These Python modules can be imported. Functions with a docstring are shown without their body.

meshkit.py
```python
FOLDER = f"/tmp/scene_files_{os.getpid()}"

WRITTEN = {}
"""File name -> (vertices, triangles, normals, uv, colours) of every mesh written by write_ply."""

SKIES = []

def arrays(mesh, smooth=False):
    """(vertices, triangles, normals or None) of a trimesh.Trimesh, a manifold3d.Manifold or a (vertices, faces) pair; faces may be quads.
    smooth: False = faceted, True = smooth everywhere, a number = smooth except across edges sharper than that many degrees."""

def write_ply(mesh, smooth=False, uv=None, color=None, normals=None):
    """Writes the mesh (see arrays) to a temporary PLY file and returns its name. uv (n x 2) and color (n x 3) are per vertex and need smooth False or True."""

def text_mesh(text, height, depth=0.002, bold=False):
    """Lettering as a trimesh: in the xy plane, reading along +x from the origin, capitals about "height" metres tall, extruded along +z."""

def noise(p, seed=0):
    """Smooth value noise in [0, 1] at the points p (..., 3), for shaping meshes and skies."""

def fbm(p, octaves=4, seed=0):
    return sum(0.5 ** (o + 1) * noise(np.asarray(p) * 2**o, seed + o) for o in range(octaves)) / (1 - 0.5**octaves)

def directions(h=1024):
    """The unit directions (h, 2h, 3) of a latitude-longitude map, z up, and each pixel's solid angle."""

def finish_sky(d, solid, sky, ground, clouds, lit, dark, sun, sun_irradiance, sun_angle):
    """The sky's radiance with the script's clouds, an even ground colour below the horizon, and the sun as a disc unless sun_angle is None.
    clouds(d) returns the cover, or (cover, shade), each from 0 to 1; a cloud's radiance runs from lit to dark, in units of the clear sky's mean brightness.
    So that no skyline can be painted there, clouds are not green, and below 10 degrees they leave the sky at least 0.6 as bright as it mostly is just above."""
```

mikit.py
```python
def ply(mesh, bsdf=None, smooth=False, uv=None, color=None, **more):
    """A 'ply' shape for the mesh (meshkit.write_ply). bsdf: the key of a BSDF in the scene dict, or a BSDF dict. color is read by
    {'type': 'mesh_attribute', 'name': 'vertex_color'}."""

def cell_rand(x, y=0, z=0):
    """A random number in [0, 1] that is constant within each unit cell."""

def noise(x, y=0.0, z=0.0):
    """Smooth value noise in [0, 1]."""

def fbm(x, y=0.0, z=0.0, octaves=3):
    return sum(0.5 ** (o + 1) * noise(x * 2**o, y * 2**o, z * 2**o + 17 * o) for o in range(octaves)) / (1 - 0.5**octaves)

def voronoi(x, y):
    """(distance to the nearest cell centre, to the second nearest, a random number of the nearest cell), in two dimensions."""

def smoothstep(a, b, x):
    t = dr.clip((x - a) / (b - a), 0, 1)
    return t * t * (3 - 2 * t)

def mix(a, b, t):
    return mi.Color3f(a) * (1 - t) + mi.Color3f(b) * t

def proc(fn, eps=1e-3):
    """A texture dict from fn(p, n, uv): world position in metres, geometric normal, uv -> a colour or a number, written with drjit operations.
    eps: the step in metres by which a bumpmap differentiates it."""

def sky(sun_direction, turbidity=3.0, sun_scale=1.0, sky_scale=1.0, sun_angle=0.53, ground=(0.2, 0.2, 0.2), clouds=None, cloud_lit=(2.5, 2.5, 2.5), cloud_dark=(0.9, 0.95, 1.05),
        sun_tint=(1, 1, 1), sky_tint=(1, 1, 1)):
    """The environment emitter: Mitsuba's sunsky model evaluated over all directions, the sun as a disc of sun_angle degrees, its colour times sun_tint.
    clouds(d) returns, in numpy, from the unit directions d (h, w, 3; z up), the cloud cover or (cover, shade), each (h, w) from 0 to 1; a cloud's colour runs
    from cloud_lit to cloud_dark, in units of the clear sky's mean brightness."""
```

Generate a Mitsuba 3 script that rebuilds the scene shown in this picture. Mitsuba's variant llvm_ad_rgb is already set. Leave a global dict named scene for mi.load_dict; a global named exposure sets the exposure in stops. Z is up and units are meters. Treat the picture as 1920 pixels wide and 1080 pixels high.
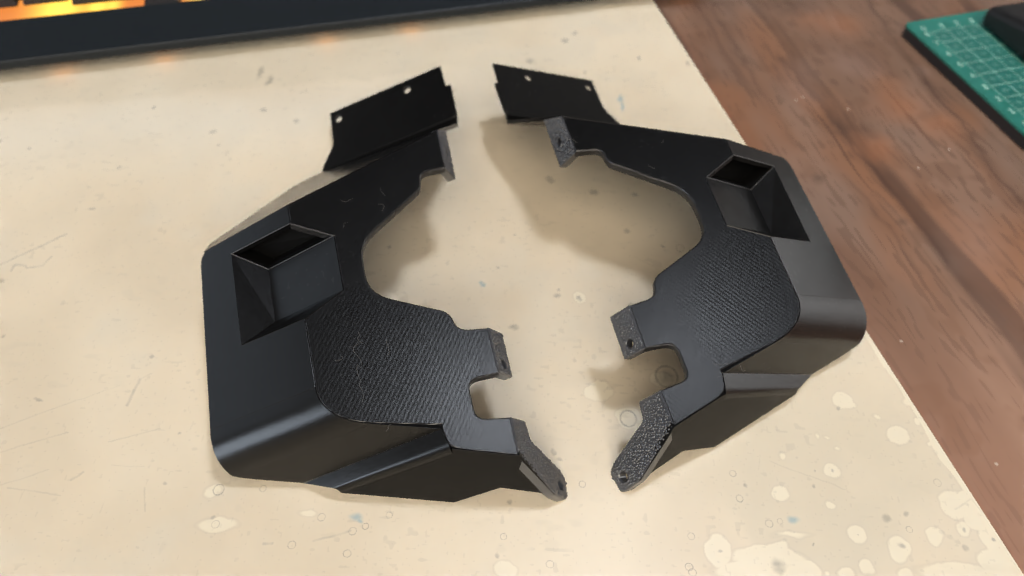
import math, numpy as np, trimesh, mitsuba as mi, drjit as dr, mikit, meshkit, manifold3d
from mikit import proc, noise, fbm, voronoi, smoothstep, mix, cell_rand
from shapely.geometry import Polygon, LineString, Point

S = 0.01                       # everything below is written in centimetres
V = lambda *a: np.array(a, float)
T = mi.ScalarTransform4f
scene, labels = {}, {}
exposure = 0.15

# ------------------------------------------------------------------ camera
CAM = V(0, 0, 22.778)
FW, UP = V(0, .61337, -.78980), V(-.04291, .78907, .61280)
scene['camera'] = {
    'type': 'thinlens', 'fov': 70.597, 'fov_axis': 'x', 'near_clip': 0.01, 'far_clip': 50.0,
    'aperture_radius': 0.00135, 'focus_distance': 0.2235,
    'to_world': T().look_at(origin=(CAM * S).tolist(), target=((CAM + FW * 10) * S).tolist(), up=UP.tolist())}

# ------------------------------------------------------------------ light: ceiling lamp under a dark ceiling, two low windows, added fill panels, pale room walls all round
def area(rgb):
    return {'type': 'area', 'radiance': {'type': 'rgb', 'value': list(rgb)}}

def lamp_rect(key, c, n, w, h, rgb):
    c = V(*c)
    scene[key] = {'type': 'rectangle', 'bsdf': {'type': 'diffuse', 'reflectance': {'type': 'rgb', 'value': [.5, .5, .5]}}, 'emitter': area(rgb),
                  'to_world': T().look_at(origin=(c * S).tolist(), target=((c + V(*n)) * S).tolist(), up=[0, 0, 1]) @ T().scale([w * S / 2, h * S / 2, 1])}

scene['room_bounce'] = {'type': 'constant', 'radiance': {'type': 'rgb', 'value': [.17, .16, .15]}}
lc = V(37, 45, 178)
scene['ceiling_lamp'] = {'type': 'disk', 'bsdf': {'type': 'diffuse'}, 'emitter': area((62, 66, 73)),
                         'to_world': T().look_at(origin=(lc * S).tolist(), target=[0, .17, 0], up=[0, 1, 0]) @ T().scale([.134, .134, 1])}
labels['ceiling_lamp'] = {'label': 'round cool white ceiling lamp high above the desk', 'category': 'ceiling lamp'}
lamp_rect('window', (-225, -148, 50), (1, .6, 0), 100, 78, (7.2, 8.2, 9.4))
lamp_rect('window_002', (-232, 75, 52), (1, 0, 0), 250, 100, (.50, .62, .76))  # added glowing panel that gives the left facets their bluish reflection
lamp_rect('window_003', (10, -170, 150), (0, .75, -.66), 190, 110, (4.6, 4.15, 3.5))  # added fill light behind the viewer, lifts the shadows
labels['window_003'] = {'label': 'broad fill light panel added high behind the viewer', 'category': 'window'}
lamp_rect('ceiling_lamp_001', (0, -70, 178), (0, .35, -1), 170, 85, (3.5, 3.0, 2.45))  # extra overhead fill, added to brighten the shadows in the openings
labels['ceiling_lamp_001'] = {'label': 'broad warm rectangular fill light panel added above and behind the viewer', 'category': 'ceiling lamp'}
labels['window_002'] = {'label': 'long pale blue fill light panel added to the left, behind the wide window', 'category': 'window'}
labels['window'] = {'label': 'wide daylight window to the left of the desk', 'category': 'window'}
lamp_rect('window_001', (235, 100, 62), (-1, -.4, 0), 170, 110, (2.5, 2.48, 2.46))
labels['window_001'] = {'label': 'tall daylight window to the right of the desk', 'category': 'window'}
scene['ceiling'] = {'type': 'cube', 'bsdf': {'type': 'diffuse', 'reflectance': {'type': 'rgb', 'value': [.10, .095, .09]}},
                    'to_world': T().translate([0, .2, 1.90]) @ T().scale([2.4, 2.4, .04])}
labels['ceiling'] = {'label': 'dark ceiling of the room', 'kind': 'structure'}

# ------------------------------------------------------------------ measured points of the left half (cm) and its planes n.x = d
P = {'t1_fold_top': [-3.06, 21.32, 4.84], 't1_fold_bot': [-2.62, 19.61, 4.54], 'c_a': [-3.53, 19.24, 4.58], 'c_b': [-3.39, 18.58, 4.47], 'c_c': [-5.19, 16.01, 4.3], 'c_d': [-4.66, 14.14, 3.97], 'c_e': [-2.0, 13.79, 3.62], 'c_f': [-1.69, 13.18, 3.49], 't2_fold_top': [-0.72, 13.37, 3.41], 't2_fold_bot': [-0.28, 11.84, 3.14], 'n_a': [-1.26, 11.5, 3.2], 'n_b': [-0.91, 10.29, 2.99], 't3_fold_top': [0.13, 10.45, 2.89], 't3_fold_bot': [0.43, 9.28, 2.69], 'm_notch2': [-1.62, 9.3, 2.92], 'm_notch': [-1.93, 9.88, 3.04], 'm_cor': [-5.48, 9.8, 3.42], 'facet_top': [-6.5, 13.01, 4.0], 's_back': [-7.58, 16.43, 4.63], 'm_back': [-7.82, 17.17, 4.76], 'sb_in': [-5.48, 14.16, 4.06], 's_in': [-6.09, 16.15, 4.42], 'sb_out': [-8.77, 12.74, 2.7], 's_out': [-9.84, 16.09, 3.3], 'out_back': [-11.26, 16.54, 2.7], 's_front': [-8.56, 15.79, 2.9], 'sb_mid': [-7.97, 13.85, 2.52], 'rib_a': [-6.5, 9.18, 0.15], 'rib_b': [-5.24, 8.85, 0.62], 'f_low_a': [-1.56, 8.79, 0.05], 'f_low_b': [-0.09, 8.97, 0.98], 'e_in': [1.64, 8.93, 0.69], 't1_far_top': [-2.88, 22.31, 4.04], 't1_tip': [-2.32, 20.11, 3.45], 't1_hole': [-2.68, 20.81, 4.11], 't2_far_top': [-0.26, 13.71, 2.64], 't2_tip': [0.16, 12.2, 2.31], 't2_hole': [-0.15, 12.42, 2.76], 't3_far_top': [0.61, 10.76, 2.1], 't3_far_notch': [0.8, 10.21, 1.89], 'e_hole': [1.86, 9.44, 0.26], 'fl_top_in': [-3.68, 27.74, 3.13], 'fl_top_out': [-8.91, 27.03, 0.77], 'fl_hole_in': [-5.14, 26.99, 2.31], 'fl_hole_out': [-8.41, 26.56, 0.83], 'fl_notch_a': [-3.34, 26.59, 2.92], 'fl_notch_b': [-3.12, 26.6, 3.01], 'fl_low_in': [-2.69, 24.89, 2.67], 'fl_low_out': [-8.46, 25.22, 0.41]}
P = {k: V(*v) for k, v in P.items()}
PL = {'main': [0.1095, -0.1438, 0.9835, 1.3567], 'facet': [-0.449, -0.2952, 0.8434, 2.455], 'U': [0.0406, -0.9842, 0.1726, -9.2774], 'rib': [-0.4232, -0.4734, 0.7725, -1.486], 'Lw': [0.0092, -0.9842, 0.1769, -8.652], 't1': [0.9248, 0.1416, 0.3532, 1.921], 't2': [0.8464, 0.121, 0.5186, 2.8094], 't3': [0.8523, 0.0923, 0.5149, 2.5926], 'fl': [-0.3657, -0.2695, 0.8909, -3.3413], 'I1': [-0.4719, -0.3012, 0.8286, 1.6829], 'I2': [0.3034, -0.0802, 0.9495, -1.1249], 'op': [-0.1023, -0.9136, 0.3935, -12.3981], 'fw': [-0.5011, 0.4517, 0.7381, 12.1245]}
PN = {k: V(*v[:3]) for k, v in PL.items()}
D = V(-.8575, -.1230, -.4996)      # the direction in which the outer shell runs down and out
BOARD, WOOD = -.1, -.42

def onto(pt, *ks):
    A = np.array([PL[k][:3] for k in ks]); b = np.array([PL[k][3] for k in ks])
    pt = V(*pt)
    return pt + np.linalg.pinv(A) @ (b - A @ pt)

def lerp(a, b, t): return a * (1 - t) + b * t
def unit(a): return a / np.linalg.norm(a)

def round_corner(prev, c, nxt, r, k=6):
    """Points of a rounded corner whose tangents start r away from c."""
    a = c + unit(prev - c) * min(r, .48 * np.linalg.norm(prev - c))
    b = c + unit(nxt - c) * min(r, .48 * np.linalg.norm(nxt - c))
    return [a * (1 - t) ** 2 + 2 * c * t * (1 - t) + b * t * t for t in np.linspace(0, 1, k)]

def outline(pts):
    """[(point, radius)] -> points with rounded corners."""
    out = []
    for i, (c, r) in enumerate(pts):
        p, n = pts[i - 1][0], pts[(i + 1) % len(pts)][0]
        out += round_corner(p, c, n, r) if r else [c]
    return np.array(out)

def basis(n):
    n = unit(n)
    e = unit(np.cross(n, V(0, 0, 1) if abs(n[2]) < .9 else V(0, 1, 0)))
    return e, np.cross(n, e), n

def plate(pts, n, t=.2, ch=.02, holes=(), hole_r=.16, split=False):
    """A flat plate: outline on its outer face, thickness t inwards, edges chamfered by ch, round holes at points."""
    e1, e2, n = basis(n)
    o = np.mean(pts, 0)
    to2 = lambda p: np.array([(p - o) @ e1, (p - o) @ e2]).T
    h0 = 0.0
    loop = to2(np.array(pts))
    if 0.5 * np.sum(loop[:, 0] * np.roll(loop[:, 1], -1) - loop[:, 1] * np.roll(loop[:, 0], -1)) < 0:
        loop = loop[::-1]
    loops = [loop]
    for h in holes:
        a = np.linspace(0, 2 * np.pi, 24, endpoint=False)[::-1]
        loops.append(to2(np.array([h]))[0] + hole_r * np.stack([np.cos(a), np.sin(a)], 1))
    def inset(l, c):
        p, q = np.roll(l, 1, 0), np.roll(l, -1, 0)
        u, w = l - p, q - l
        u /= np.linalg.norm(u, axis=1)[:, None] + 1e-12; w /= np.linalg.norm(w, axis=1)[:, None] + 1e-12
        nu, nw = np.stack([-u[:, 1], u[:, 0]], 1), np.stack([-w[:, 1], w[:, 0]], 1)
        m = nu + nw
        return l + c * m / np.maximum((m * nu).sum(1), .5)[:, None]
    vs, fs, at = [], [], 0
    tops = [inset(l, ch) for l in loops]
    levels = [(tops, 0.0), (loops, -ch), (loops, -t)]
    idx = []
    for ls, z in levels:
        row = []
        for l in ls:
            vs.append(o + l[:, :1] * e1 + l[:, 1:] * e2 + z * n)
            row.append(np.arange(at, at + len(l))); at += len(l)
        idx.append(row)
    for a, b in ((0, 1), (1, 2)):
        for i, j in zip(idx[a], idx[b]):
            i2, j2 = np.roll(i, -1), np.roll(j, -1)
            fs += [np.stack([i, j, j2], 1), np.stack([i, j2, i2], 1)]
    import mapbox_earcut as earcut
    nside = len(fs)
    for lv, flip in ((0, False), (2, True)):
        ls = levels[lv][0]
        tri = earcut.triangulate_float64(np.vstack(ls), np.cumsum([len(l) for l in ls]).astype(np.uint32)).reshape(-1, 3)
        ids = np.concatenate(idx[lv])[tri]
        a2 = np.vstack(ls)[tri]
        cr = (a2[:, 1, 0] - a2[:, 0, 0]) * (a2[:, 2, 1] - a2[:, 0, 1]) - (a2[:, 1, 1] - a2[:, 0, 1]) * (a2[:, 2, 0] - a2[:, 0, 0])
        ids = np.where((cr < 0)[:, None], ids[:, ::-1], ids)
        fs.append(ids[:, ::-1] if flip else ids)
    if split: return (np.vstack(vs), np.vstack(fs[nside:])), (np.vstack(vs), np.vstack(fs[:nside]))
    return np.vstack(vs), np.vstack(fs)

def strip(A, B, t=.2, m=2):
    """A ruled sheet between two polylines with thickness t behind it (its front where A x (B - A) looks outwards)."""
    A, B = np.array(A), np.array(B)
    k = len(A)
    rows = np.array([lerp(A, B, s) for s in np.linspace(0, 1, m)])
    du = np.gradient(rows, axis=1); dv = np.repeat((B - A)[None], m, 0)
    nn = np.cross(dv, du); nn /= np.linalg.norm(nn, axis=2)[..., None] + 1e-12
    back = rows - nn * t
    v = np.vstack([rows.reshape(-1, 3), back.reshape(-1, 3)])
    f = []
    n0 = m * k
    for i in range(m - 1):
        for j in range(k - 1):
            a, b, c, d = i * k + j, i * k + j + 1, (i + 1) * k + j + 1, (i + 1) * k + j
            f += [[a, c, b], [a, d, c], [n0 + a, n0 + b, n0 + c], [n0 + a, n0 + c, n0 + d]]
    def edge(ids):
        for a, b in zip(ids[:-1], ids[1:]):
            f.extend([[a, n0 + b, n0 + a], [a, b, n0 + b]])
    edge([j for j in range(k)]); edge([(m - 1) * k + j for j in range(k)][::-1])
    edge([i * k for i in range(m)][::-1]); edge([i * k + k - 1 for i in range(m)])
    return v, np.array(f)

def join(*ms):
    v, f, at = [], [], 0
    for a, b in ms:
        v.append(np.asarray(a)); f.append(np.asarray(b) + at); at += len(a)
    return np.vstack(v), np.vstack(f)

def tube(path, r, k=6, closed=False):
    path = np.array(path, float)
    n = len(path)
    tg = np.gradient(path, axis=0); tg /= np.linalg.norm(tg, axis=1)[:, None] + 1e-12
    v = []
    for p, t in zip(path, tg):
        e1 = unit(np.cross(t, V(.13, .22, .97))); e2 = np.cross(t, e1)
        a = np.arange(k) * 2 * np.pi / k
        v.append(p + r * (np.cos(a)[:, None] * e1 + np.sin(a)[:, None] * e2))
    v = np.vstack(v); f = []
    for i in range(n - 1):
        for j in range(k):
            a, b = i * k + j, i * k + (j + 1) % k
            f += [[a, b, b + k], [a, b + k, a + k]]
    c = len(v); v = np.vstack([v, path[:1], path[-1:]])
    for j in range(k):
        f += [[c, (j + 1) % k, j], [c + 1, (n - 1) * k + j, (n - 1) * k + (j + 1) % k]]
    return v, np.array(f)

# ------------------------------------------------------------------ materials
def principled(key, base, rough, spec=.5, bump=None, scale=1.0, two=True, **more):
    b = {'type': 'principled', 'base_color': base if isinstance(base, dict) else {'type': 'rgb', 'value': list(base)},
         'roughness': rough, 'specular': spec, **more}
    if bump is not None:
        b = {'type': 'bumpmap', 'bump': bump, 'scale': scale, 'bsdf': b}
    scene[key] = {'type': 'twosided', 'bsdf': b} if two else b

def stripes_along(gx, gy, amp):
    def stripes(p, n, uv):
        """Fine straight print lines."""
        x, y, z = p.x * 100, p.y * 100, p.z * 100
        s = .5 + .5 * dr.sin((x * gx + y * gy) * 2 * math.pi / .13)
        return s * amp
    return stripes

def fine(p, n, uv):
    x, y, z = p.x * 100, p.y * 100, p.z * 100
    lay = .5 + .5 * dr.sin((z * .8 + .35 * y - .3 * x) * 2 * math.pi / .05)
    return (lay * .6 + noise(x * 15, y * 15, z * 15)) * .0000016

def plastic_tone(p, n, uv):
    x, y, z = p.x * 100, p.y * 100, p.z * 100
    d = smoothstep(.80, .87, noise(x * 7.3, y * 7.3, z * 7.3)) * .5 * smoothstep(.5, .8, noise(x * .6 + 3, y * .6))
    s = fbm(x * .7, y * .7, z * .7)
    return mix((.0032, .0033, .0036), (.0055, .0054, .0054), s) + mi.Color3f(.012) * d

principled('black_plastic_top', proc(plastic_tone), .29, .16, proc(stripes_along(.95, -.30, .0000105), 6e-5), 1.0)
principled('black_plastic_top_mirrored', proc(plastic_tone), .29, .10, proc(stripes_along(.64, .763, .0000145), 6e-5), 1.0)
principled('black_plastic_smooth', proc(plastic_tone), .25, .28, proc(fine, 8e-5), 1.0)
principled('black_plastic_pebbled', (.036, .038, .044), .2, 1.0)
principled('black_plastic_upper_wall', proc(plastic_tone), .27, .24, proc(fine, 8e-5), 1.0)
principled('black_plastic_lower_wall', proc(plastic_tone), .30, .10, proc(fine, 8e-5), 1.0)
def beads(p, n, uv):
    x, y, z = p.x * 100, p.y * 100, p.z * 100
    return (.5 + .5 * dr.sin(z * 2 * math.pi / .08 + 2.2 * noise(x * 5, y * 5)) + 1.3 * noise(x * 12, y * 12, z * 16)) * .00012
principled('black_plastic_edge', (.012, .012, .013), .30, .6, proc(beads, 6e-5), 1.0)
principled('black_plastic_rim', (.03, .03, .031), .35, .6)
principled('black_plastic_glossy', (.004, .004, .0045), .21, .09)
principled('duct_shade_black', (.002, .002, .002), .7, .1)  # near black stands in for the shade inside the duct
principled('stray_string', (.10, .095, .09), .4)

# ------------------------------------------------------------------ the setting: cream board on a wooden desk
LIGHT = [[12.1, 13.3, 0.33, 0.34], [12.3, 13.08, 0.22, 0.15], [13.76, 11.98, 0.37, 0.36], [11.15, 10.5, 0.29, 0.26], [9.21, 9.62, 0.26, 0.26], [10.81, 9.32, 0.13, 0.14], [11.4, 8.4, 0.3, 0.31], [12.63, 7.96, 0.34, 0.4], [13.92, 8.41, 0.24, 0.24], [14.93, 8.7, 0.22, 0.24], [6.83, 7.7, 0.41, 0.51], [11.41, 7.33, 0.22, 0.21], [10.78, 7.17, 0.22, 0.17], [12.61, 7.22, 0.22, 0.16], [10.15, 7.17, 0.07, 0.06], [9.51, 11.04, 0.08, 0.1], [10.97, 11.79, 0.06, 0.09], [11.25, 11.78, 0.06, 0.05], [11.45, 11.38, 0.06, 0.05], [13.19, 12.69, 0.1, 0.08], [14.82, 11.61, 0.08, 0.07], [14.64, 12.56, 0.1, 0.12], [8.42, 7.52, 1.13, 0.37], [8.09, 7.06, 1.48, 0.36], [8.73, 7.84, 0.32, 0.19], [9.46, 7.17, 0.5, 0.37], [7.3, 7.08, 0.56, 0.24], [9.29, 8.27, 0.38, 0.07], [14.81, 9.53, 0.41, 0.5], [15.37, 9.65, 0.4, 0.36], [15.49, 9.06, 0.46, 0.42], [15.81, 8.36, 0.39, 0.54], [15.67, 7.68, 0.63, 0.39], [14.29, 7.29, 1.19, 0.27], [14.64, 13.27, 0.29, 0.19], [15.98, 7.51, 0.57, 0.39], [3.34, 13.25, 0.5, 0.37], [3.05, 13.17, 0.27, 0.31], [4.3, 12.16, 0.42, 0.42], [0.17, 6.85, 0.33, 0.25], [-9.47, 8.93, 0.24, 0.19], [-8.94, 7.78, 0.57, 0.21], [-6.25, 8.24, 0.24, 0.12], [5.62, 13.81, 0.39, 0.32], [2.67, 17.43, 0.23, 0.26]]
DARK = [[11.19, 10.49, 0.07, 0.08], [12.69, 8.07, 0.13, 0.13], [6.92, 7.67, 0.06, 0.06], [11.4, 8.4, 0.03, 0.03], [15.06, 11.93, 0.06, 0.07], [14.81, 8.0, 0.11, 0.12], [12.5, 8.99, 0.17, 0.18], [13.23, 9.08, 0.12, 0.12], [11.95, 12.96, 0.09, 0.1], [15.82, 8.44, 0.09, 0.1], [8.09, 9.86, 0.08, 0.08], [9.88, 7.95, 0.04, 0.04], [5.51, 10.02, 0.03, 0.04], [8.74, 7.26, 0.28, 0.28], [10.3, 9.97, 0.08, 0.09], [14.96, 8.66, 0.08, 0.09], [2.66, 17.38, 0.13, 0.16], [1.82, 17.44, 0.19, 0.16], [-4.27, 15.28, 0.1, 0.1], [-0.58, 18.81, 0.09, 0.11], [0.16, 8.95, 0.1, 0.09], [-0.09, 7.23, 0.1, 0.1], [2.28, 35.0, 0.26, 0.3], [2.9, 35.81, 0.18, 0.26], [0.42, 33.06, 0.28, 0.28], [6.27, 33.72, 0.14, 0.24], [-17.81, 27.88, 0.1, 0.17], [-12.51, 28.07, 0.15, 0.21], [-14.44, 26.36, 0.22, 0.23], [-10.74, 27.34, 0.2, 0.24], [-13.92, 25.41, 0.12, 0.15], [-22.43, 24.72, 0.1, 0.12], [-23.94, 25.06, 0.19, 0.24], [-18.08, 21.04, 0.18, 0.13], [-20.18, 17.07, 0.16, 0.17], [-17.99, 23.64, 0.12, 0.15], [-18.84, 14.43, 0.1, 0.1], [3.47, 23.41, 0.29, 0.24], [5.31, 23.35, 0.22, 0.17], [1.53, 24.05, 0.27, 0.28], [0.17, 15.83, 0.25, 0.17], [4.88, 21.07, 0.18, 0.19], [-5.2, 19.62, 0.11, 0.15], [5.83, 13.95, 0.44, 0.41], [-9.25, 7.99, 0.08, 0.07], [-16.47, 11.91, 0.15, 0.07], [-11.08, 10.86, 0.07, 0.06], [-11.02, 9.06, 0.1, 0.08], [-13.11, 13.87, 0.08, 0.1], [-13.32, 31.01, 0.19, 0.63], [-12.78, 30.47, 0.19, 0.53], [6.34, 20.4, 0.09, 0.12], [8.87, 33.47, 0.17, 0.24], [3.28, 32.28, 0.14, 0.23], [10.55, 10.45, 0.05, 0.06], [1.82, 17.73, 0.09, 0.11], [0.02, 20.64, 0.09, 0.09], [1.88, 10.53, 0.11, 0.1], [1.69, 10.76, 0.09, 0.18]]
RINGS = [[7.7, 10.27, 0.11, 0.11], [8.62, 8.6, 0.12, 0.12], [6.04, 8.08, 0.11, 0.11], [5.95, 6.96, 0.12, 0.11], [14.6, 10.25, 0.12, 0.13], [7.79, 9.4, 0.11, 0.12], [13.15, 8.6, 0.1, 0.1], [8.99, 8.69, 0.09, 0.09], [-9.04, 7.81, 0.12, 0.12], [-5.76, 8.18, 0.12, 0.12], [-4.7, 7.78, 0.12, 0.12], [-4.32, 7.95, 0.1, 0.1], [-6.51, 7.27, 0.12, 0.12], [-4.75, 7.08, 0.12, 0.11], [-7.84, 9.04, 0.1, 0.11], [1.54, 7.02, 0.12, 0.11], [-3.62, 8.34, 0.1, 0.1], [0.07, 7.81, 0.1, 0.1], [2.61, 9.66, 0.11, 0.11], [4.76, 17.04, 0.17, 0.21], [4.3, 12.16, 0.28, 0.31], [7.01, 20.29, 0.16, 0.21], [5.83, 13.95, 0.4, 0.45], [5.86, 7.12, 0.12, 0.11], [-9.26, 8.94, 0.17, 0.18]]
BLUE = [[-1.2, 17.86, 0.15, 0.14], [-1.32, 17.97, 0.09, 0.11], [5.06, 30.18, 0.14, 0.43], [5.16, 29.55, 0.13, 0.38], [-4.71, 8.22, 0.27, 0.16], [-4.57, 8.12, 0.15, 0.09], [9.47, 8.74, 0.24, 0.16]]
LINES = [[-20.55, 17.82, -18.63, 19.59, 0.06], [-20.0, 17.54, -19.97, 17.85, 0.06], [-19.97, 17.85, -19.54, 17.84, 0.06], [-19.54, 17.84, -19.43, 17.71, 0.05], [-19.43, 17.71, -18.87, 17.88, 0.05], [-18.87, 17.88, -18.74, 18.39, 0.05], [-17.24, 10.75, -15.16, 11.91, 0.03], [-15.16, 11.91, -13.84, 12.6, 0.02], [-16.84, 9.9, -14.9, 10.74, 0.03], [-16.31, 8.77, -15.01, 9.38, 0.025], [-16.07, 8.69, -14.24, 8.52, 0.03], [-13.42, 10.47, -11.87, 10.98, 0.03], [-14.11, 9.07, -13.92, 9.19, 0.05], [-13.92, 9.19, -13.82, 9.34, 0.05], [-7.36, 7.26, -7.11, 7.27, 0.05], [-5.87, 7.41, -4.8, 7.77, 0.04], [-11.68, 8.89, -11.37, 8.1, 0.03], [-12.99, 9.62, -11.93, 9.61, 0.02], [9.07, 10.75, 11.4, 9.88, 0.025], [14.87, 9.34, 15.53, 9.74, 0.03], [15.53, 9.74, 15.78, 9.21, 0.03], [8.75, 10.99, 8.63, 10.46, 0.02], [5.16, 19.59, 6.1, 18.99, 0.03], [-13.26, 11.84, -13.23, 12.92, 0.06], [-12.87, 13.16, -13.23, 12.92, 0.03]]

def seg(px, py, ax, ay, bx, by):
    dx, dy = bx - ax, by - ay
    t = dr.clip(((px - ax) * dx + (py - ay) * dy) / (dx * dx + dy * dy), 0, 1)
    return dr.sqrt(dr.square(px - ax - t * dx) + dr.square(py - ay - t * dy))

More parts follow.
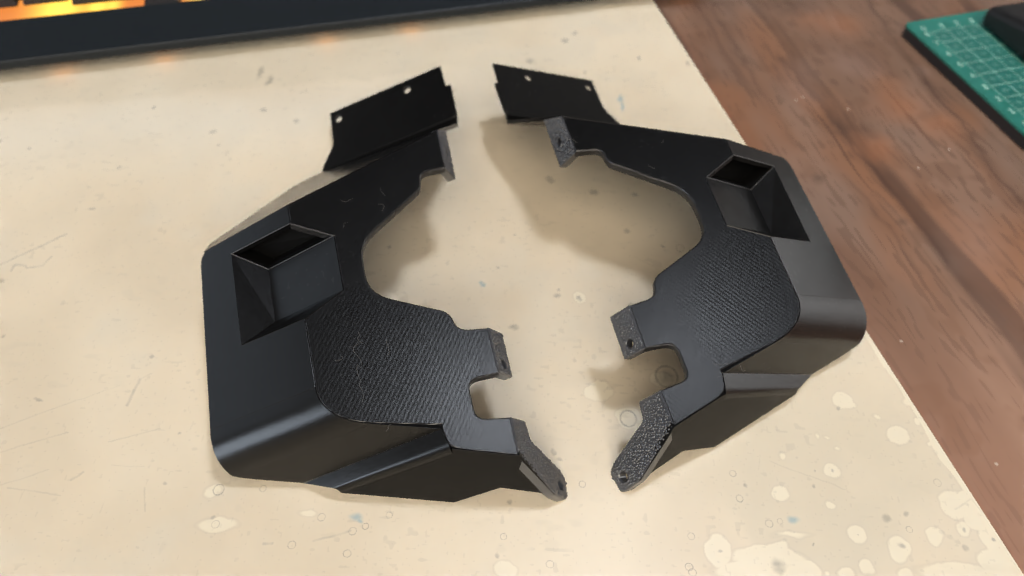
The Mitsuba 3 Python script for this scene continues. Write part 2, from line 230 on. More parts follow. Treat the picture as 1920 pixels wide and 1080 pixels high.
def board_colour(p, n, uv):
    x, y = p.x * 100, p.y * 100
    wx = x + .16 * (noise(x * 2.1, y * 2.1) - .5) + .06 * (noise(x * 7, y * 7) - .5)
    wy = y + .16 * (noise(x * 2.1 + 40, y * 2.1) - .5) + .06 * (noise(x * 7 + 9, y * 7) - .5)
    c = mix((0.728, 0.601, 0.431), (0.816, 0.687, 0.504), smoothstep(.3, .7, fbm(x * .16, y * .16 + 7)))
    c = mix(c, (0.738, 0.641, 0.490), .5 * smoothstep(.5, .75, fbm(x * .33 + 5, y * .33)))
    c = mix(c, (0.811, 0.662, 0.470), .35 * smoothstep(.5, .8, fbm(x * .5 + 15, y * .5 + 3)))
    # greyer where the film touches down between the pale air pockets of the near right corner
    near = smoothstep(4, 9, x) * (1 - smoothstep(11.5, 16, y))
    c = mix(c, (0.681, 0.581, 0.426), .7 * near * smoothstep(.35, .6, fbm(x * .3 + 2, y * .3 + 1)))
    far = smoothstep(-.35, .35, (y - 27.19) - (x + 24.94) * .225 + 1.0 * (fbm(x * .5, y * .5 + 70) - .5)) * smoothstep(2, -6, x)
    c = mix(c, (.66, .575, .43), .42 * far)
    c = mix(c, (.80, .74, .62), .35 * smoothstep(4, 0, dr.abs((y - 25.2) - (x + 24.94) * .2)) * (1 - far) * smoothstep(0, -8, x))
    b = mi.Float(9)
    for (cx, cy, rx, ry) in LIGHT:
        b = dr.minimum(b, (dr.sqrt(dr.square((wx - cx) / rx) + dr.square((wy - cy) / ry)) - 1) * min(rx, ry))
    e = 16.36 - (y - 7.36) * .2741                    # the board's right edge: film loose along it
    b = dr.minimum(b, e - .14 - .16 * noise(y * .9, 3) * smoothstep(24, 10, y) - wx * 0 - x)
    b = dr.select(e - x < .32 * smoothstep(30, 8, y) * (.4 + noise(y * .8, 5)), dr.minimum(b, -.05), b)
    lift = smoothstep(.045, -.04, b)
    c = mix(c, (0.884, 0.773, 0.578), .66 * lift)
    c = mix(c, (.52, .45, .33), .12 * smoothstep(.05, .01, dr.abs(b - .03)))
    d = mi.Float(0)
    for (cx, cy, rx, ry) in DARK:
        q = dr.sqrt(dr.square((wx - cx) / rx) + dr.square((wy - cy) / ry))
        d = dr.maximum(d, smoothstep(1.15, .3, q))
    c = mix(c, (.20, .175, .12), .50 * d * (.5 + .5 * noise(x * 9, y * 9)))
    r = mi.Float(0)
    for i, (cx, cy, rx, ry) in enumerate(RINGS):
        q = dr.sqrt(dr.square((x - cx) / rx) + dr.square((y - cy) / ry))
        r = dr.maximum(r, smoothstep(.17, .05, dr.abs(q - 1)) * (.35 + .65 * noise(x * 6 + i, y * 6)))
    c = mix(c, (.22, .19, .13), .55 * r)
    u = mi.Float(0)
    for (cx, cy, rx, ry) in BLUE:
        q = dr.sqrt(dr.square((wx - cx) / rx) + dr.square((wy - cy) / ry))
        u = dr.maximum(u, smoothstep(1.2, .2, q))
    c = mix(c, (.16, .36, .42), .5 * u)
    l = mi.Float(0)
    for (ax, ay, bx, by, w) in LINES:
        l = dr.maximum(l, smoothstep(w * 1.4, w * .3, seg(wx * .4 + x * .6, wy * .4 + y * .6, ax, ay, bx, by)) * min(1, w * 18))
    c = mix(c, (.26, .23, .17), .36 * l * (.4 + .6 * noise(x * 5, y * 5)))
    # fine grime
    g = smoothstep(.80, .90, noise(x * 4.1, y * 6.3)) * smoothstep(.45, .7, noise(x * .7 + 8, y * .7))
    c = mix(c, (.33, .29, .21), .14 * g)
    g2 = smoothstep(.66, .8, fbm(x * 1.3 + 20, y * 2.4)) * smoothstep(.4, .65, noise(x * .4, y * .4 + 30))
    c = mix(c, (.50, .44, .33), .10 * g2)
    sp = smoothstep(.86, .93, noise(x * 9.7 + 3, y * 9.7))
    return mix(c, (.25, .22, .16), .09 * sp) * mi.Color3f(.925, .965, 1.015)

def board_relief(p, n, uv):
    x, y = p.x * 100, p.y * 100
    return (noise(x * .9, y * .9) * 5 + noise(x * 6, y * 9)) * .0000045

principled('cream_film', proc(board_colour), .34, .22, proc(board_relief, 2e-4), 1.0)
principled('board_side', (.62, .53, .39), .5)

GD = unit(V(8.82, -32.18))                            # the grain runs with the board's edge
def wood_colour(p, n, uv):
    x, y = p.x * 100, p.y * 100
    a = x * GD[0] + y * GD[1]
    b = x * -GD[1] + y * GD[0]
    w = b + .9 * (fbm(a * .09, b * .25) - .5) + .35 * (noise(a * .35, b * .8 + 9) - .5)
    c = mix((0.173, 0.092, 0.061), (0.256, 0.157, 0.111), fbm(w * .55 + 3, a * .03, 2))
    c = mix(c, (0.301, 0.139, 0.074), .62 * smoothstep(.52, .75, fbm(a * .13 + 8, w * .22)))
    c = mix(c, (0.282, 0.195, 0.153), .55 * smoothstep(.5, .72, fbm(a * .1 + 30, w * .3 + 4)))
    streak = smoothstep(.56, .74, fbm(w * .8, a * .035 + 4))
    c = mix(c, (0.083, 0.049, 0.038), .68 * streak)
    vein = smoothstep(.035, .0, dr.abs(fbm(w * .42 + 11, a * .028, 1) - .5)) * smoothstep(.35, .6, noise(a * .12, w * .3 + 50))
    c = mix(c, (0.077, 0.044, 0.034), .6 * vein)
    blot = smoothstep(.58, .72, fbm(a * .55, w * .75 + 2))
    c = mix(c, (0.160, 0.080, 0.048), .3 * blot)
    pores = smoothstep(.66, .80, noise(w * 8.5, a * 1.1 + 7))
    c = mix(c, (0.141, 0.080, 0.057), .42 * pores)
    c = c * (.92 + .75 * smoothstep(24, 8, y + 6 * (fbm(a * .07, b * .2 + 60) - .5)))  # stronger light at the near end, put into the wood colour
    wx, wy = x + 1.1 * (fbm(x * .5, y * .5) - .5), y + 1.1 * (fbm(x * .5 + 9, y * .5) - .5)
    def blob(items):
        k = mi.Float(0)
        for (cx, cy, rx, ry) in items:
            k = dr.maximum(k, smoothstep(1.6, .0, dr.sqrt(dr.square((wx - cx) / rx) + dr.square((wy - cy) / ry))))
        return k
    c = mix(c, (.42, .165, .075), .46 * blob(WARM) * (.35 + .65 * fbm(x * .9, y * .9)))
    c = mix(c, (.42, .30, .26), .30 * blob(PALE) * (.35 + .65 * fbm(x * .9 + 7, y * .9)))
    v = mi.Float(0)
    for (ax, ay, bx, by, wd, am) in VEINS:
        d = seg(wx, wy, ax, ay, bx, by)
        v = dr.maximum(v, am * (.55 * smoothstep(wd, .0, d) + .45 * smoothstep(.13, .02, d)) * (.35 + .65 * noise(a * .5, b * .9)))
    c = mix(c, (.075, .042, .034), v)
    c = mix(c, (.075, .048, .038), .55 * blob(SMUDGE) * (.4 + .6 * noise(x * 3, y * 3)))
    s = mi.Float(0)
    for (cx, cy) in SPECKS:
        s = dr.maximum(s, smoothstep(.09, .03, dr.sqrt(dr.square(x - cx) + dr.square(y - cy))))
    return mix(c, (.60, .52, .45), .7 * s)

VEINS = [[14.07, 34.65, 15.85, 30.42, 0.55, 0.6], [15.85, 30.42, 16.72, 26.94, 0.55, 0.6], [16.72, 26.94, 17.73, 23.61, 0.55, 0.6], [17.73, 23.61, 18.69, 20.5, 0.55, 0.6], [18.69, 20.5, 19.53, 16.93, 0.55, 0.6], [20.49, 41.1, 21.38, 35.72, 0.5, 0.75], [21.38, 35.72, 21.84, 32.05, 0.5, 0.75], [21.84, 32.05, 22.51, 27.49, 0.5, 0.75], [22.51, 27.49, 23.19, 24.14, 0.5, 0.75], [10.85, 39.19, 11.36, 37.31, 0.45, 0.4], [11.36, 37.31, 12.77, 30.9, 0.45, 0.4], [12.77, 30.9, 13.74, 27.67, 0.45, 0.4], [21.24, 39.43, 22.79, 37.37, 0.3, 0.4], [22.79, 37.37, 23.27, 33.43, 0.3, 0.4], [15.55, 25.53, 16.45, 22.51, 0.3, 0.3], [16.45, 22.51, 17.21, 18.95, 0.3, 0.3]]
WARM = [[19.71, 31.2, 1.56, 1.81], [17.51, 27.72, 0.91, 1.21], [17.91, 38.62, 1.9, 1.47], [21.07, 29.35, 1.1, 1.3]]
PALE = [[21.86, 34.14, 0.48, 0.61], [14.73, 32.38, 1.15, 1.84], [18.09, 34.5, 1.49, 1.5], [20.22, 21.78, 1.2, 1.96], [25.03, 31.3, 1.14, 1.86]]  # pale patches; the first is a pinkish reflection painted on
SMUDGE = [[16.29, 29.24, 0.93, 1.26], [14.13, 25.59, 0.33, 0.37], [17.16, 22.81, 0.36, 0.31], [17.41, 28.7, 0.6, 0.84], [15.73, 40.14, 1.94, 1.06], [10.94, 39.89, 1.6, 0.81]]
SPECKS = [[14.24, 31.09], [21.06, 27.75], [19.1, 26.3], [14.66, 31.38], [15.29, 16.21], [17.11, 11.18], [14.94, 10.02], [16.8, 30.53]]
def wood_relief(p, n, uv):
    x, y = p.x * 100, p.y * 100
    a = x * GD[0] + y * GD[1]; b = x * -GD[1] + y * GD[0]
    return (noise(b * 9, a * 1.2) * .5 + noise(b * 2, a * .5)) * .000008
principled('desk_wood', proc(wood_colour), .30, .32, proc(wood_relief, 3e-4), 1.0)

def add(key, mesh, mat, smooth=False, label=None, **kw):
    v, f = mesh if isinstance(mesh, tuple) else (np.array(mesh.vertices), np.array(mesh.faces))
    scene[key] = mikit.ply((np.asarray(v) * S, f), mat, smooth)
    d = {}
    if label: d['label'] = label
    d.update(kw)
    if d: labels[key] = d

def prism(poly, z0, z1, ch=.03):
    pts = np.array([[x, y, z1] for x, y in poly])
    return plate(pts, V(0, 0, 1), z1 - z0, ch)

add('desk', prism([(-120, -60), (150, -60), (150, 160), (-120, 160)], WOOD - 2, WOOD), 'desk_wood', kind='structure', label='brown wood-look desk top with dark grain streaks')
e = lambda y: 16.36 - (y - 7.36) * .2741
add('craft_board', prism([(-70, -25), (e(-25), -25), (e(50), 50), (-70, 50)], WOOD + .004, BOARD, .05), 'cream_film',
    label='cream craft board under worn clear film with stains and air pockets', category='craft board')

# ------------------------------------------------------------------ one half of the black plastic shroud
def arc(a, c, b, k=12):
    return [a * (1 - t) ** 2 + 2 * c * t * (1 - t) + b * t * t for t in np.linspace(0, 1, k)]

def shroud():
    parts = []                                        # (name, mesh, material, smooth)
    cor = P['m_cor']
    cd = unit(P['facet_top'] - cor)
    Fc = cor + cd * 1.05                              # where the front bend starts, on the crease
    Uc = cor + unit(P['m_notch'] - cor) * 1.5         # and ends, on the front wall's upper edge
    bendA = arc(Fc, cor, Uc, 14)
    # top plate with its cut-outs
    o = outline([(P['t1_fold_top'], 0), (P['t1_fold_bot'], 0), (P['c_a'], .45), (P['c_b'], .2), (P['c_c'], .7), (P['c_d'], .75), (P['c_e'], .3), (P['c_f'], .35),
                 (P['t2_fold_top'], .05), (P['t2_fold_bot'], 0), (P['n_a'], .4), (P['n_b'], .32), (P['t3_fold_top'], .05), (P['t3_fold_bot'], 0),
                 (P['m_notch2'], .45), (P['m_notch'], .12)])
    rest = np.array(bendA[::-1] + [P['facet_top'], P['sb_in'], P['s_in'], P['s_back'], P['m_back']])
    face, edge = plate(np.vstack([o, rest]), PN['main'], .32, .05, split=True)
    parts.append(('top_plate', face, 'black_plastic_top', False))
    parts.append(('top_plate__cut_edge', edge, 'black_plastic_edge', 25))
    # outer facet and the bend into the front wall
    end = unit(P['out_back'] - onto(P['out_back'] + V(.28, -.94, -.2) * 5, 'facet'))   # along the outer edge, backwards
    def to_end(A, key):                               # from A along D to the outer end plane
        nrm = np.cross(end, PN[key]); nrm /= np.linalg.norm(nrm)
        return A + D * (((P['out_back'] - A) @ nrm) / (D @ nrm))
    Fb = to_end(Fc, 'facet')
    fac = outline([(P['m_back'], 0), (P['s_back'], 0), (P['s_out'], 0), (P['sb_out'], 0), (P['facet_top'], 0), (Fc, 0), (Fb, 0), (P['out_back'], .5)])
    parts.append(('side_facet', plate(fac, PN['facet'], .2, .012), 'black_plastic_smooth', 35))
    bendB = [to_end(q, 'facet') for q in bendA]
    Ub = bendB[-1]
    rim = [Ub, V(-8.38, 9.20, .405), V(-7.95, 9.18, .33), V(-7.22, 9.18, .24)]
    sweep = strip(bendA, bendB, .2, 8)
    rim_u = [onto(r, 'U') for r in rim] + [P['rib_a']]
    upper = plate(np.array([Uc, P['m_notch']] + rim_u[::-1]), PN['U'], .2, .008)
    parts.append(('front_bend', sweep, 'black_plastic_smooth', 40))
    parts.append(('front_wall', upper, 'black_plastic_upper_wall', 35))
    # step in the front wall, rounded into the lower wall
    nr, nl = PN['rib'], PN['Lw']
    r0, r1 = P['m_notch'], P['rib_a']
    w0, w1 = unit(P['m_notch2'] - P['m_notch']), unit(P['rib_b'] - P['rib_a'])
    L0, L1 = P['m_notch2'], P['rib_b']
    dn0, dn1 = unit(onto(L0 + V(.15, -.1, -.6), 'Lw') - L0), unit(onto(L1 + V(.15, -.1, -.6), 'Lw') - L1)
    a = .24
    A0 = [r0 + nr * .0, lerp(r0, L0, .35)] + arc(L0 - w0 * a, L0, L0 + dn0 * a, 9)
    A1 = [r1 + nr * .0, lerp(r1, L1, .35)] + arc(L1 - w1 * a, L1, L1 + dn1 * a, 9)
    parts.append(('step_rail', strip(A0, A1, .2, 6), 'black_plastic_smooth', 30))
    lower = np.array([A0[-1], lerp(A0[-1], P['t3_fold_bot'], .03), P['t3_fold_bot'], P['e_in'], P['f_low_b'], P['f_low_a'], A1[-1]])
    # the corner under the plate between the bend and the wall's top edge
    lower = np.array([L0 + V(.25, 0, 0) * 0 + unit(P['t3_fold_bot'] - L0) * .05, P['t3_fold_bot'], P['e_in'], P['f_low_b'], P['f_low_a'], A1[-1], A0[-1]])
    lower = np.array([onto(q, 'Lw') for q in lower])
    parts.append(('lower_wall', plate(lower, PN['Lw'], .2, .012), 'black_plastic_lower_wall', 35))
    # back wall falling away to the board, and the raised rear flange
    fl = lambda *q: onto(V(*q), 'fl')
    fe, fi = fl(-8.95, 23.95, -.05), P['fl_low_in']
    rimb = [V(-11.58, 17.91, 1.7), V(-11.48, 18.86, 1.2), V(-11.27, 19.94, .67), V(-10.7, 21.55, .12), V(-9.84, 22.79, .05), V(-9.26, 23.38, .03)]
    ob = P['out_back']
    top = [P['t1_fold_top'], lerp(P['t1_fold_top'], P['m_back'], .5), P['m_back'], lerp(P['m_back'], ob, .3), lerp(P['m_back'], ob, .6), lerp(P['m_back'], ob, .9), ob + V(.1, .1, 0)]
    bot = [fi, lerp(fi, fe, .5), fe, rimb[4], rimb[3], rimb[2], rimb[0]]
    lipv = V(.03, -.14, -.30)
    lip_a = np.linspace(fi, fe, 12); lip_w = np.linspace(1, 0, 12)[:, None]
    lip = [lip_a, lip_a + lipv * V(.0, 1, .35) * lip_w * .5, lip_a + lipv * lip_w]
    parts.append(('flange_fold', join(strip(lip[1], lip[0], .1), strip(lip[2], lip[1], .1)), 'black_plastic_upper_wall', 40))
    bot[0], bot[1] = fi + lipv, lerp(fi, fe, .5) + lipv * .5
    def dense(q, k=6): return np.vstack([np.linspace(q[i], q[i + 1], k, endpoint=False) for i in range(len(q) - 1)] + [q[-1:]])
    parts.append(('back_wall', strip(dense(bot)[::-1], dense(top)[::-1], .15, 10), 'black_plastic_glossy', 40))
    flo = outline([(P['fl_top_in'], 0), (P['fl_notch_a'], .05), (P['fl_notch_b'], .05), (P['fl_low_in'], .2), (fe, .1), (fl(-8.75, 24.55, .1), .3), (P['fl_low_out'], .3), (P['fl_top_out'], 0)])
    parts.append(('rear_flange', plate(flo, PN['fl'], .12, .03, [P['fl_hole_in'], P['fl_hole_out']], .17), 'black_plastic_smooth', 35))
    # three pebbled mounting tabs
    prng = np.random.default_rng(3)
    dome = [(0, 0, 1)] + [(.62 * math.cos(q), .62 * math.sin(q), .72) for q in np.arange(6) * math.pi / 3] + [(math.cos(q), math.sin(q), -.1) for q in np.arange(6) * math.pi / 3 + .5]
    domef = [[0, 1 + i, 1 + (i + 1) % 6] for i in range(6)] + [[1 + i, 7 + i, 1 + (i + 1) % 6] for i in range(6)] + [[1 + (i + 1) % 6, 7 + i, 7 + (i + 1) % 6] for i in range(6)]
    dome, domef = np.array(dome), np.array(domef)
    def pebbled(pts, n, hole, hr, step=.105):
        e1, e2, n = basis(n)
        o = np.mean(pts, 0)
        to2 = lambda q: ((q - o) @ e1, (q - o) @ e2)
        zone = Polygon([to2(q) for q in pts]).buffer(-.06).difference(Point(to2(hole)).buffer(hr + .05))
        x0, y0, x1, y1 = zone.bounds
        ms = []
        for r, yy in enumerate(np.arange(y0, y1, step * .87)):
            for xx in np.arange(x0 + (r % 2) * step / 2, x1, step):
                a, b = xx + prng.normal(0, .022), yy + prng.normal(0, .022)
                if not zone.contains(Point(a, b)): continue
                rr, h, tw, st = prng.uniform(.042, .068), prng.uniform(.016, .045), prng.uniform(0, 6.28), prng.uniform(.75, 1.35)
                d = dome * V(rr * st, rr / st, h)
                d = np.column_stack([d[:, 0] * math.cos(tw) - d[:, 1] * math.sin(tw), d[:, 0] * math.sin(tw) + d[:, 1] * math.cos(tw), d[:, 2]])
                ms.append((o + (a + d[:, :1]) * e1 + (b + d[:, 1:2]) * e2 + d[:, 2:] * n, domef))
        return join(*ms)
    t1 = outline([(P['t1_fold_top'], 0), (P['t1_fold_bot'], 0), (P['t1_tip'], .08), (P['t1_far_top'], .1)])
    parts.append(('mounting_tab__pebbled_face', pebbled(t1, PN['t1'], P['t1_hole'], .13), 'black_plastic_pebbled', True))
    parts.append(('mounting_tab', plate(t1, PN['t1'], .3, .03, [P['t1_hole']], .13), 'black_plastic_pebbled', 35))
    tip2 = P['t2_tip'] + unit(P['t2_far_top'] - P['t2_tip']) * .18
    t2 = outline([(P['t2_fold_top'], 0), (P['t2_fold_bot'], 0), (P['t2_tip'], .06), (P['t2_far_top'], .08)])
    parts.append(('mounting_tab_001__pebbled_face', pebbled(t2, PN['t2'], P['t2_hole'], .15), 'black_plastic_pebbled', True))
    parts.append(('mounting_tab_001', plate(t2, PN['t2'], .3, .03, [P['t2_hole']], .15), 'black_plastic_pebbled', 35))
    ear = [(P['t3_fold_top'], 0), (P['t3_far_top'], .08), (P['t3_far_notch'], .1), (V(1.88, 10.02, .12), .3), (V(2.16, 9.78, -.22), .25), (V(2.21, 9.36, -.27), .25), (V(2.07, 9.06, -.04), .2), (V(1.64, 8.92, .72), .25), (P['t3_fold_bot'], 0)]
    ear = [(onto(q, 't3'), r) for q, r in ear]
    parts.append(('mounting_tab_002__pebbled_face', pebbled(outline(ear), PN['t3'], P['e_hole'], .17), 'black_plastic_pebbled', True))
    parts.append(('mounting_tab_002', plate(outline(ear), PN['t3'], .32, .04, [P['e_hole']], .17), 'black_plastic_pebbled', 35))
    # recessed intake: floor, side, front wall, the dark duct behind the opening and the thin rim
    Sb, So, Si, Sf = P['s_back'], P['s_out'], P['s_in'], P['s_front']
    def slab(q, n, t=.08):
        n = unit(n); q = np.array(q)
        k = len(q)
        v = np.vstack([q, q - n * t])
        f = [[0, i, i + 1] for i in range(1, k - 1)] + [[k, k + i + 1, k + i] for i in range(1, k - 1)]
        for i in range(k):
            j = (i + 1) % k
            f += [[i, k + i, k + j], [i, k + j, j]]
        return v, np.array(f)
    parts.append(('air_intake__inner_ramp', slab([Si, P['sb_in'], P['sb_mid'], Sf], PN['I1']), 'black_plastic_smooth', False))
    parts.append(('air_intake__outer_ramp', slab([So, Sf, P['sb_mid'], P['sb_out']], PN['I2']), 'black_plastic_smooth', False))
    parts.append(('air_intake__front_lip', slab([P['sb_in'], P['facet_top'], P['sb_out'], P['sb_mid']], PN['fw']), 'black_plastic_smooth', False))
    back = unit(Sb - P['facet_top'])
    q = [So, Sb, Si, Sf]
    b = [lerp(x, np.mean(q, 0), .3) + back * .6 - V(0, 0, .55) for x in q]
    v = np.array(q + b); f = []
    for i in range(4):
        j = (i + 1) % 4
        f += [[i, i + 4, j + 4], [i, j + 4, j]]
    f += [[4, 5, 6], [4, 6, 7]]
    v[:4] -= back * -.03
    parts.append(('air_intake__duct', (v, np.array(f)), 'duct_shade_black', False))
    rims = []
    for i in range(4):
        c = np.mean(q, 0)
        up = -back * .0 + V(0, 0, .012)
        rims.append(tube(np.linspace(q[i], q[(i + 1) % 4], 5) + up, .022))
    parts.append(('air_intake__rim', join(*rims), 'black_plastic_rim', True))
    return parts

HAIRS = {'left': [
    [(-4.73, 12.33, 3.71), (-4.84, 12.23, 3.71), (-4.84, 12.08, 3.68), (-4.72, 11.95, 3.65), (-4.63, 11.88, 3.63), (-4.52, 11.69, 3.59), (-4.55, 11.56, 3.58), (-4.66, 11.64, 3.6),
     (-4.66, 11.5, 3.58), (-4.58, 11.28, 3.54), (-4.5, 11.17, 3.51), (-4.5, 10.96, 3.48), (-4.39, 10.82, 3.45), (-4.33, 10.64, 3.42), (-4.35, 10.45, 3.39)]], 'right': []}
rng = np.random.default_rng(7)
def curl(x, y, L, a, wob):
    pts, d = [V(x, y, 0)], a
    for k in range(9):
        d += rng.normal(0, wob)
        pts.append(pts[-1] + V(math.cos(d), math.sin(d), 0) * L / 9)
    return [tuple(onto(q, 'main')) for q in pts]
for x, y, L, a in [(-5.0, 12.9, .5, 2.6), (-4.3, 13.1, .6, 5.2), (-5.6, 12.4, .4, 1.0), (-5.3, 18.3, .5, .4), (-5.1, 18.7, .4, 2.2), (-6.6, 18.3, .5, .3), (-6.2, 17.4, .35, 3.5), (-3.9, 10.1, .3, 2), (-2.3, 11.2, .25, 4)]:
    HAIRS['left'].append(curl(x, y, L, a, .6))
for x, y, L, a in [(-3.4, 20.6, .5, 1.4), (-5.2, 18.1, .3, .6), (-2.6, 10.5, .5, 1.8), (-2.3, 10.2, .35, .4), (-2.9, 10.3, .4, 5.0), (-6.3, 19.0, .2, 1.1)]:
    HAIRS['right'].append(curl(x, y, L, a, .6))

def rotv(v):
    th = np.linalg.norm(v); k = v / th
    K = np.array([[0, -k[2], k[1]], [k[2], 0, -k[0]], [-k[1], k[0], 0]])
    return np.eye(3) + math.sin(th) * K + (1 - math.cos(th)) * K @ K
RM, RC = rotv(V(-.003984, -.012344, .567926)), V(0, 20, 0)
def to_right(v):                                      # the right half is the mirror image, turned on the board
    return (np.asarray(v) * V(-1, 1, 1) - RC) @ RM.T + RC + V(-.188, -.273, -.06)

for _k in ('s_front', 'sb_mid'):
    P[_k] = P[_k] + unit(P[_k] - CAM) * .14
PARTS = shroud()
for side, key in (('left', 'plastic_shroud'), ('right', 'plastic_shroud_001')):
    for name, (v, f), mat, sm in PARTS:
        if side == 'right':
            v, f = to_right(v), np.asarray(f)[:, ::-1]
            mat = mat.replace('_top', '_top_mirrored')
        add(f'{key}__{name}', (v, f), mat, sm)
    hs = [tube(h, .005, 5) for h in HAIRS[side]]
    for k, (v, f) in enumerate(hs):
        v = v + V(0, 0, .012)
        if side == 'right': v, f = to_right(v), f[:, ::-1]
        add(f'{key}__plastic_string' + (f'_{k:03d}' if k else ''), (v, f), 'stray_string', True)
labels['plastic_shroud'] = {'label': 'left of the two mirrored black plastic shroud halves, curly string on its top', 'category': 'plastic shroud', 'group': 'mirrored black shroud halves'}
labels['plastic_shroud_001'] = {'label': 'right of the two mirrored black printed plastic shroud halves, beside the wooden strip', 'category': 'plastic shroud', 'group': 'mirrored black shroud halves'}
for k in ('plastic_shroud', 'plastic_shroud_001'):
    for n in ('', '_001', '_002'):
        labels[f'{k}__mounting_tab{n}__pebbled_face'] = {'kind': 'stuff'}
        labels[f'{k}__mounting_tab{n}'] = {'label': 'black mounting tab with coarse pebbled face and one screw hole'}

# ------------------------------------------------------------------ green cutting mat
MO, MA = V(22.728, 36.771), 30.164453
mi_, mj_ = V(math.cos(MA), math.sin(MA)), V(-math.sin(MA), math.cos(MA))
mat_pt = lambda i, j: MO + i * mi_ + j * mj_
MZ = .3
def mat_colour(p, n, uv):
    x, y = p.x * 100 - MO[0], p.y * 100 - MO[1]
    i = x * mi_[0] + y * mi_[1]; j = x * mj_[0] + y * mj_[1]
    c = mix((.019, .165, .133), (.032, .205, .165), fbm(x * 1.2, y * 1.2))
    ink = mi.Float(0)
    inside = smoothstep(-.03, .0, i) * smoothstep(8.03, 8.0, i) * smoothstep(-.03, .0, j)
    fi, fj = dr.abs(i - dr.round(i)), dr.abs(j - dr.round(j))
    ink = dr.maximum(smoothstep(.035, .012, fi), smoothstep(.035, .012, fj)) * inside
    gi, gj = dr.abs(i - dr.floor(i) - .5), dr.abs(j - dr.floor(j) - .5)
    h1 = smoothstep(.035, .015, gi) * smoothstep(.17, .15, gj); h2 = smoothstep(.035, .015, gj) * smoothstep(.17, .15, gi)
    di, dj = dr.abs(i * 4 - dr.round(i * 4)), dr.abs(j * 4 - dr.round(j * 4))
    h3 = smoothstep(.16, .1, di) * smoothstep(.16, .1, dj)
    ink = dr.maximum(ink, .5 * dr.maximum(dr.maximum(h1, h2), h3 * .7) * inside)
    c = mix(c, (.012, .105, .094), .5 * inside)
    return mix(c, (.34, .62, .52), .9 * ink)
principled('mat_green', proc(mat_colour), .45, .4)
principled('mat_dark', (.018, .018, .02), .5)
principled('mat_ink', (.40, .66, .57), .5)
def quad(i0, i1, j0, j1): return [tuple(mat_pt(i0, j0)), tuple(mat_pt(i0, j1)), tuple(mat_pt(i1, j1)), tuple(mat_pt(i1, j0))]
def rounded(poly, r):
    g = Polygon(poly).buffer(-r).buffer(r, quad_segs=6)
    return list(g.exterior.coords)[:-1]
add('cutting_mat__green_surface', prism(rounded(quad(-1.2, 9.3, -.92, 15), .35), MZ - .14, MZ, .03), 'mat_green', 40)
add('cutting_mat__dark_base', prism(rounded(quad(-1.17, 9.27, -.89, 14.9), .35), WOOD + .004, MZ - .143, .05), 'mat_dark', 40)
labels['cutting_mat'] = {'label': 'green cutting mat with pale grid lines and numbers, on the wood', 'category': 'cutting mat'}
def number(s, i, j, h=.34):
    m = meshkit.text_mesh(s, h, .006, True)
    v = np.array(m.vertices); c = (v.max(0) + v.min(0)) / 2
    v = v - V(c[0], c[1], 0)
    xy = np.array([mat_pt(i - b, j + a) for a, b in v[:, :2]])
    return np.column_stack([xy, MZ + .002 + v[:, 2]]), np.array(m.faces)
k = 0
for s, i, j in [(str(8 - r), r if r else .12, -.36) for r in range(9)] + [(str(c), -.42, c if c else -.2) for c in range(0, 8)]:
    add('cutting_mat__number' + (f'_{k:03d}' if k else ''), number(s, i, j), 'mat_ink', False)
    k += 1

# ------------------------------------------------------------------ black wedge-shaped device on the mat
def hull_of(points, r):
    M = manifold3d.Manifold
    balls = [M.sphere(r, 40).translate(list(map(float, q))) for q in points]
    m = M.batch_hull(balls).to_mesh()
    return np.array(m.vert_properties)[:, :3], np.array(m.tri_verts)
principled('device_black', (.010, .010, .011), .45)
principled('device_top', (.035, .033, .032), .55)
bd = unit(V(26.797 - 25.722, 33.996 - 37.634)); bn = V(-bd[1], bd[0])
b0 = V(25.722, 37.634)
r = .45
pt = lambda s, d, z: V(*(b0 + bd * s + bn * d), z)
body = hull_of([pt(.2, r, MZ + r), pt(9, r, MZ + r), pt(.2, 7, MZ + r), pt(9, 7, MZ + r), pt(.2, r, 1.05), pt(9, r, 2.6), pt(.2, 7, 1.05), pt(9, 7, 2.6)], r)
add('black_device__body', body, 'device_black', 40)
topp = [pt(.35, .5, 1.53), pt(8.6, .5, 2.99), pt(8.6, 6.8, 2.99), pt(.35, 6.8, 1.53)]
add('black_device__top_panel', plate(outline([(q, .25) for q in topp]), np.cross(topp[1] - topp[0], topp[3] - topp[0]), .06, .02), 'device_top', 40)
labels['black_device'] = {'label': 'black rounded plastic device lying on the green cutting mat', 'category': 'device'}

# ------------------------------------------------------------------ keyboard with amber backlight
principled('keyboard_black', (.010, .014, .018), .40, .3)
principled('keycap_dark', (.022, .020, .020), .5)
principled('foot_rubber', (.012, .012, .012), .7)
K0, KU, KV = V(4.3, 38.18), unit(V(-29.9, -8.78)), unit(V(-8.78, 29.9))
kp = lambda u, w, z: V(*(K0 + KU * u + KV * w), z)
ZB = .55
def kbox(u0, u1, w0, w1, z0, z1, z2=None, r=.12):
    z2 = z1 if z2 is None else z2
    pts = [kp(u, w, z) for u in (u0 + r, u1 - r) for w, zz in ((w0 + r, z1), (w1 - r, z2)) for z in (z0 + r, zz - r)]
    return hull_of(pts, r)
add('keyboard__front_bezel', kbox(-7, 46, 0, 3.36, ZB, 1.06, 1.30), 'keyboard_black', 40)
add('keyboard__chassis', kbox(-6.8, 46, 1.0, 19.8, .06, .62), 'keyboard_black', 40)
add('keyboard__well_floor', kbox(-7, 46, 3.2, 20, .36, .68), 'keyboard_black', 40)
add('keyboard__well_wall', kbox(-7, 20.9, 3.3, 4.3, .6, 1.22), 'keycap_dark', 40)
add('keyboard__well_wall_001', kbox(22.7, 24.45, 3.3, 4.3, .6, 1.22), 'keycap_dark', 40)
k = 0
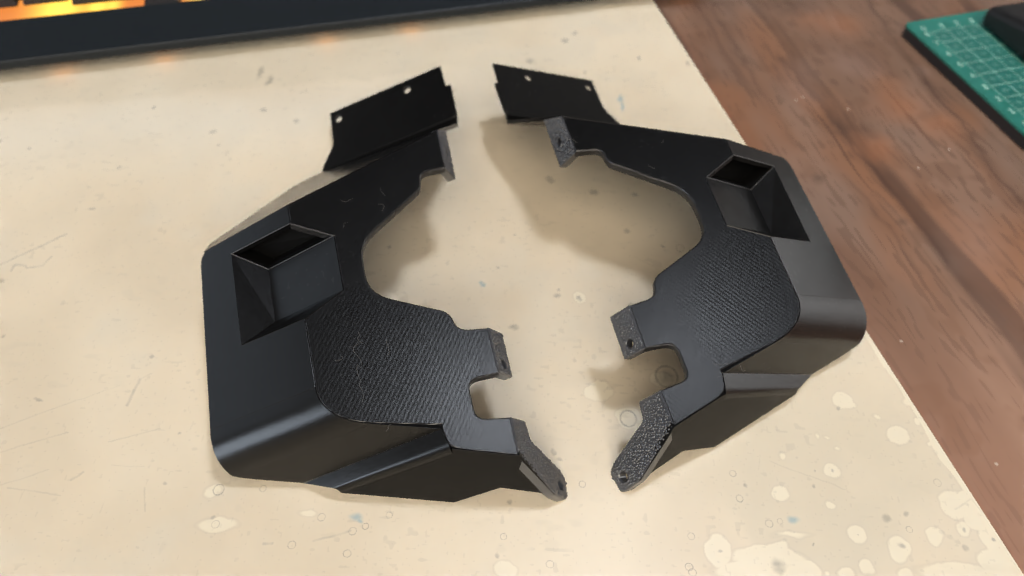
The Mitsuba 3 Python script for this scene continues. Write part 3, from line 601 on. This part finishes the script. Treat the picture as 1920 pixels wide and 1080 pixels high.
def keycap(u0, u1, w0, w1, z0=1.0, z1=1.9):
    global k
    lo = [kp(u, w, z0 + .08) for u in (u0 + .08, u1 - .08) for w in (w0 + .08, w1 - .08)]
    hi = [kp(u, w, z1 - .15) for u in (u0 + .3, u1 - .3) for w in (w0 + .3, w1 - .3)]
    M = manifold3d.Manifold
    m = M.batch_hull([M.sphere(.08, 16).translate(q.tolist()) for q in lo] + [M.sphere(.15, 16).translate(q.tolist()) for q in hi]).to_mesh()
    add('keyboard__keycap' + (f'_{k:03d}' if k else ''), (np.array(m.vert_properties)[:, :3], np.array(m.tri_verts)), 'keycap_dark', 40)
    k += 1
for u0, u1 in [(24.5, 28.12), (28.34, 30.58), (30.85, 33.0), (33.2, 35.4), (35.6, 37.8)]:
    keycap(u0, u1, 4.5 if u0 < 25 else 5.0, 6.9)
for q in range(12):
    keycap(22 + q * 1.95, 22 + q * 1.95 + 1.8, 7.4, 9.2, 1.05, 2.0)
def amber(p, n, uv):
    u = (p.x * 100 - K0[0]) * KU[0] + (p.y * 100 - K0[1]) * KU[1]
    g = mi.Float(0)
    for c, w, a in ((28.9, 1.3, 1.0), (27.0, .45, .9), (26.2, .4, .7), (21.7, .6, 1.0)):
        g = g + a * dr.exp(-dr.square((u - c) / w))
    return mix((.80, .24, .05), (1.9, 1.05, .14), dr.minimum(g, 1))
def strip_light(key, u0, u1, w0, w1, z, rgb=None, down=False):
    q = [kp(u0, w0, z), kp(u1, w0, z), kp(u1, w1, z), kp(u0, w1, z)]
    f = np.array([[0, 1, 2], [0, 2, 3]])
    v = np.array(q)
    nz = np.cross(v[1] - v[0], v[2] - v[0])[2]
    if (nz < 0) != down: f = f[:, ::-1]
    scene[key] = mikit.ply((v * S, f), 'keyboard_black', False, uv=np.array([[0, 0], [1, 0], [1, 1], [0, 1.0]]))
    scene[key]['emitter'] = area(rgb) if rgb else {'type': 'area', 'radiance': proc(amber)}
strip_light('keyboard__backlight', 24.5, 40, 3.25, 6.2, .72)
strip_light('keyboard__backlight_001', 20.9, 22.7, 3.6, 6.0, .72)
for n, u in enumerate((28.6, 23.7, 15.4, 10.8, -5.5)):
    strip_light(f'keyboard__added_glow' + (f'_{n:03d}' if n else ''), u - .35, u + .35, .14, .3, ZB - .004, (6, 2.4, .7), True)  # glowing strips added under the lip for orange streaks on the board
for n, u in enumerate((-4.5, 11.9, 26.3, 40)):
    c = kp(u, 1.9, BOARD)
    m = manifold3d.Manifold.cylinder(ZB - BOARD + .05, .55, .5, 32).translate(c.tolist()).to_mesh()
    add('keyboard__foot' + (f'_{n:03d}' if n else ''), (np.array(m.vert_properties)[:, :3], np.array(m.tri_verts)), 'foot_rubber', 40)
labels['keyboard'] = {'label': 'black keyboard with wide front bezel and amber backlight under its keys', 'category': 'keyboard'}
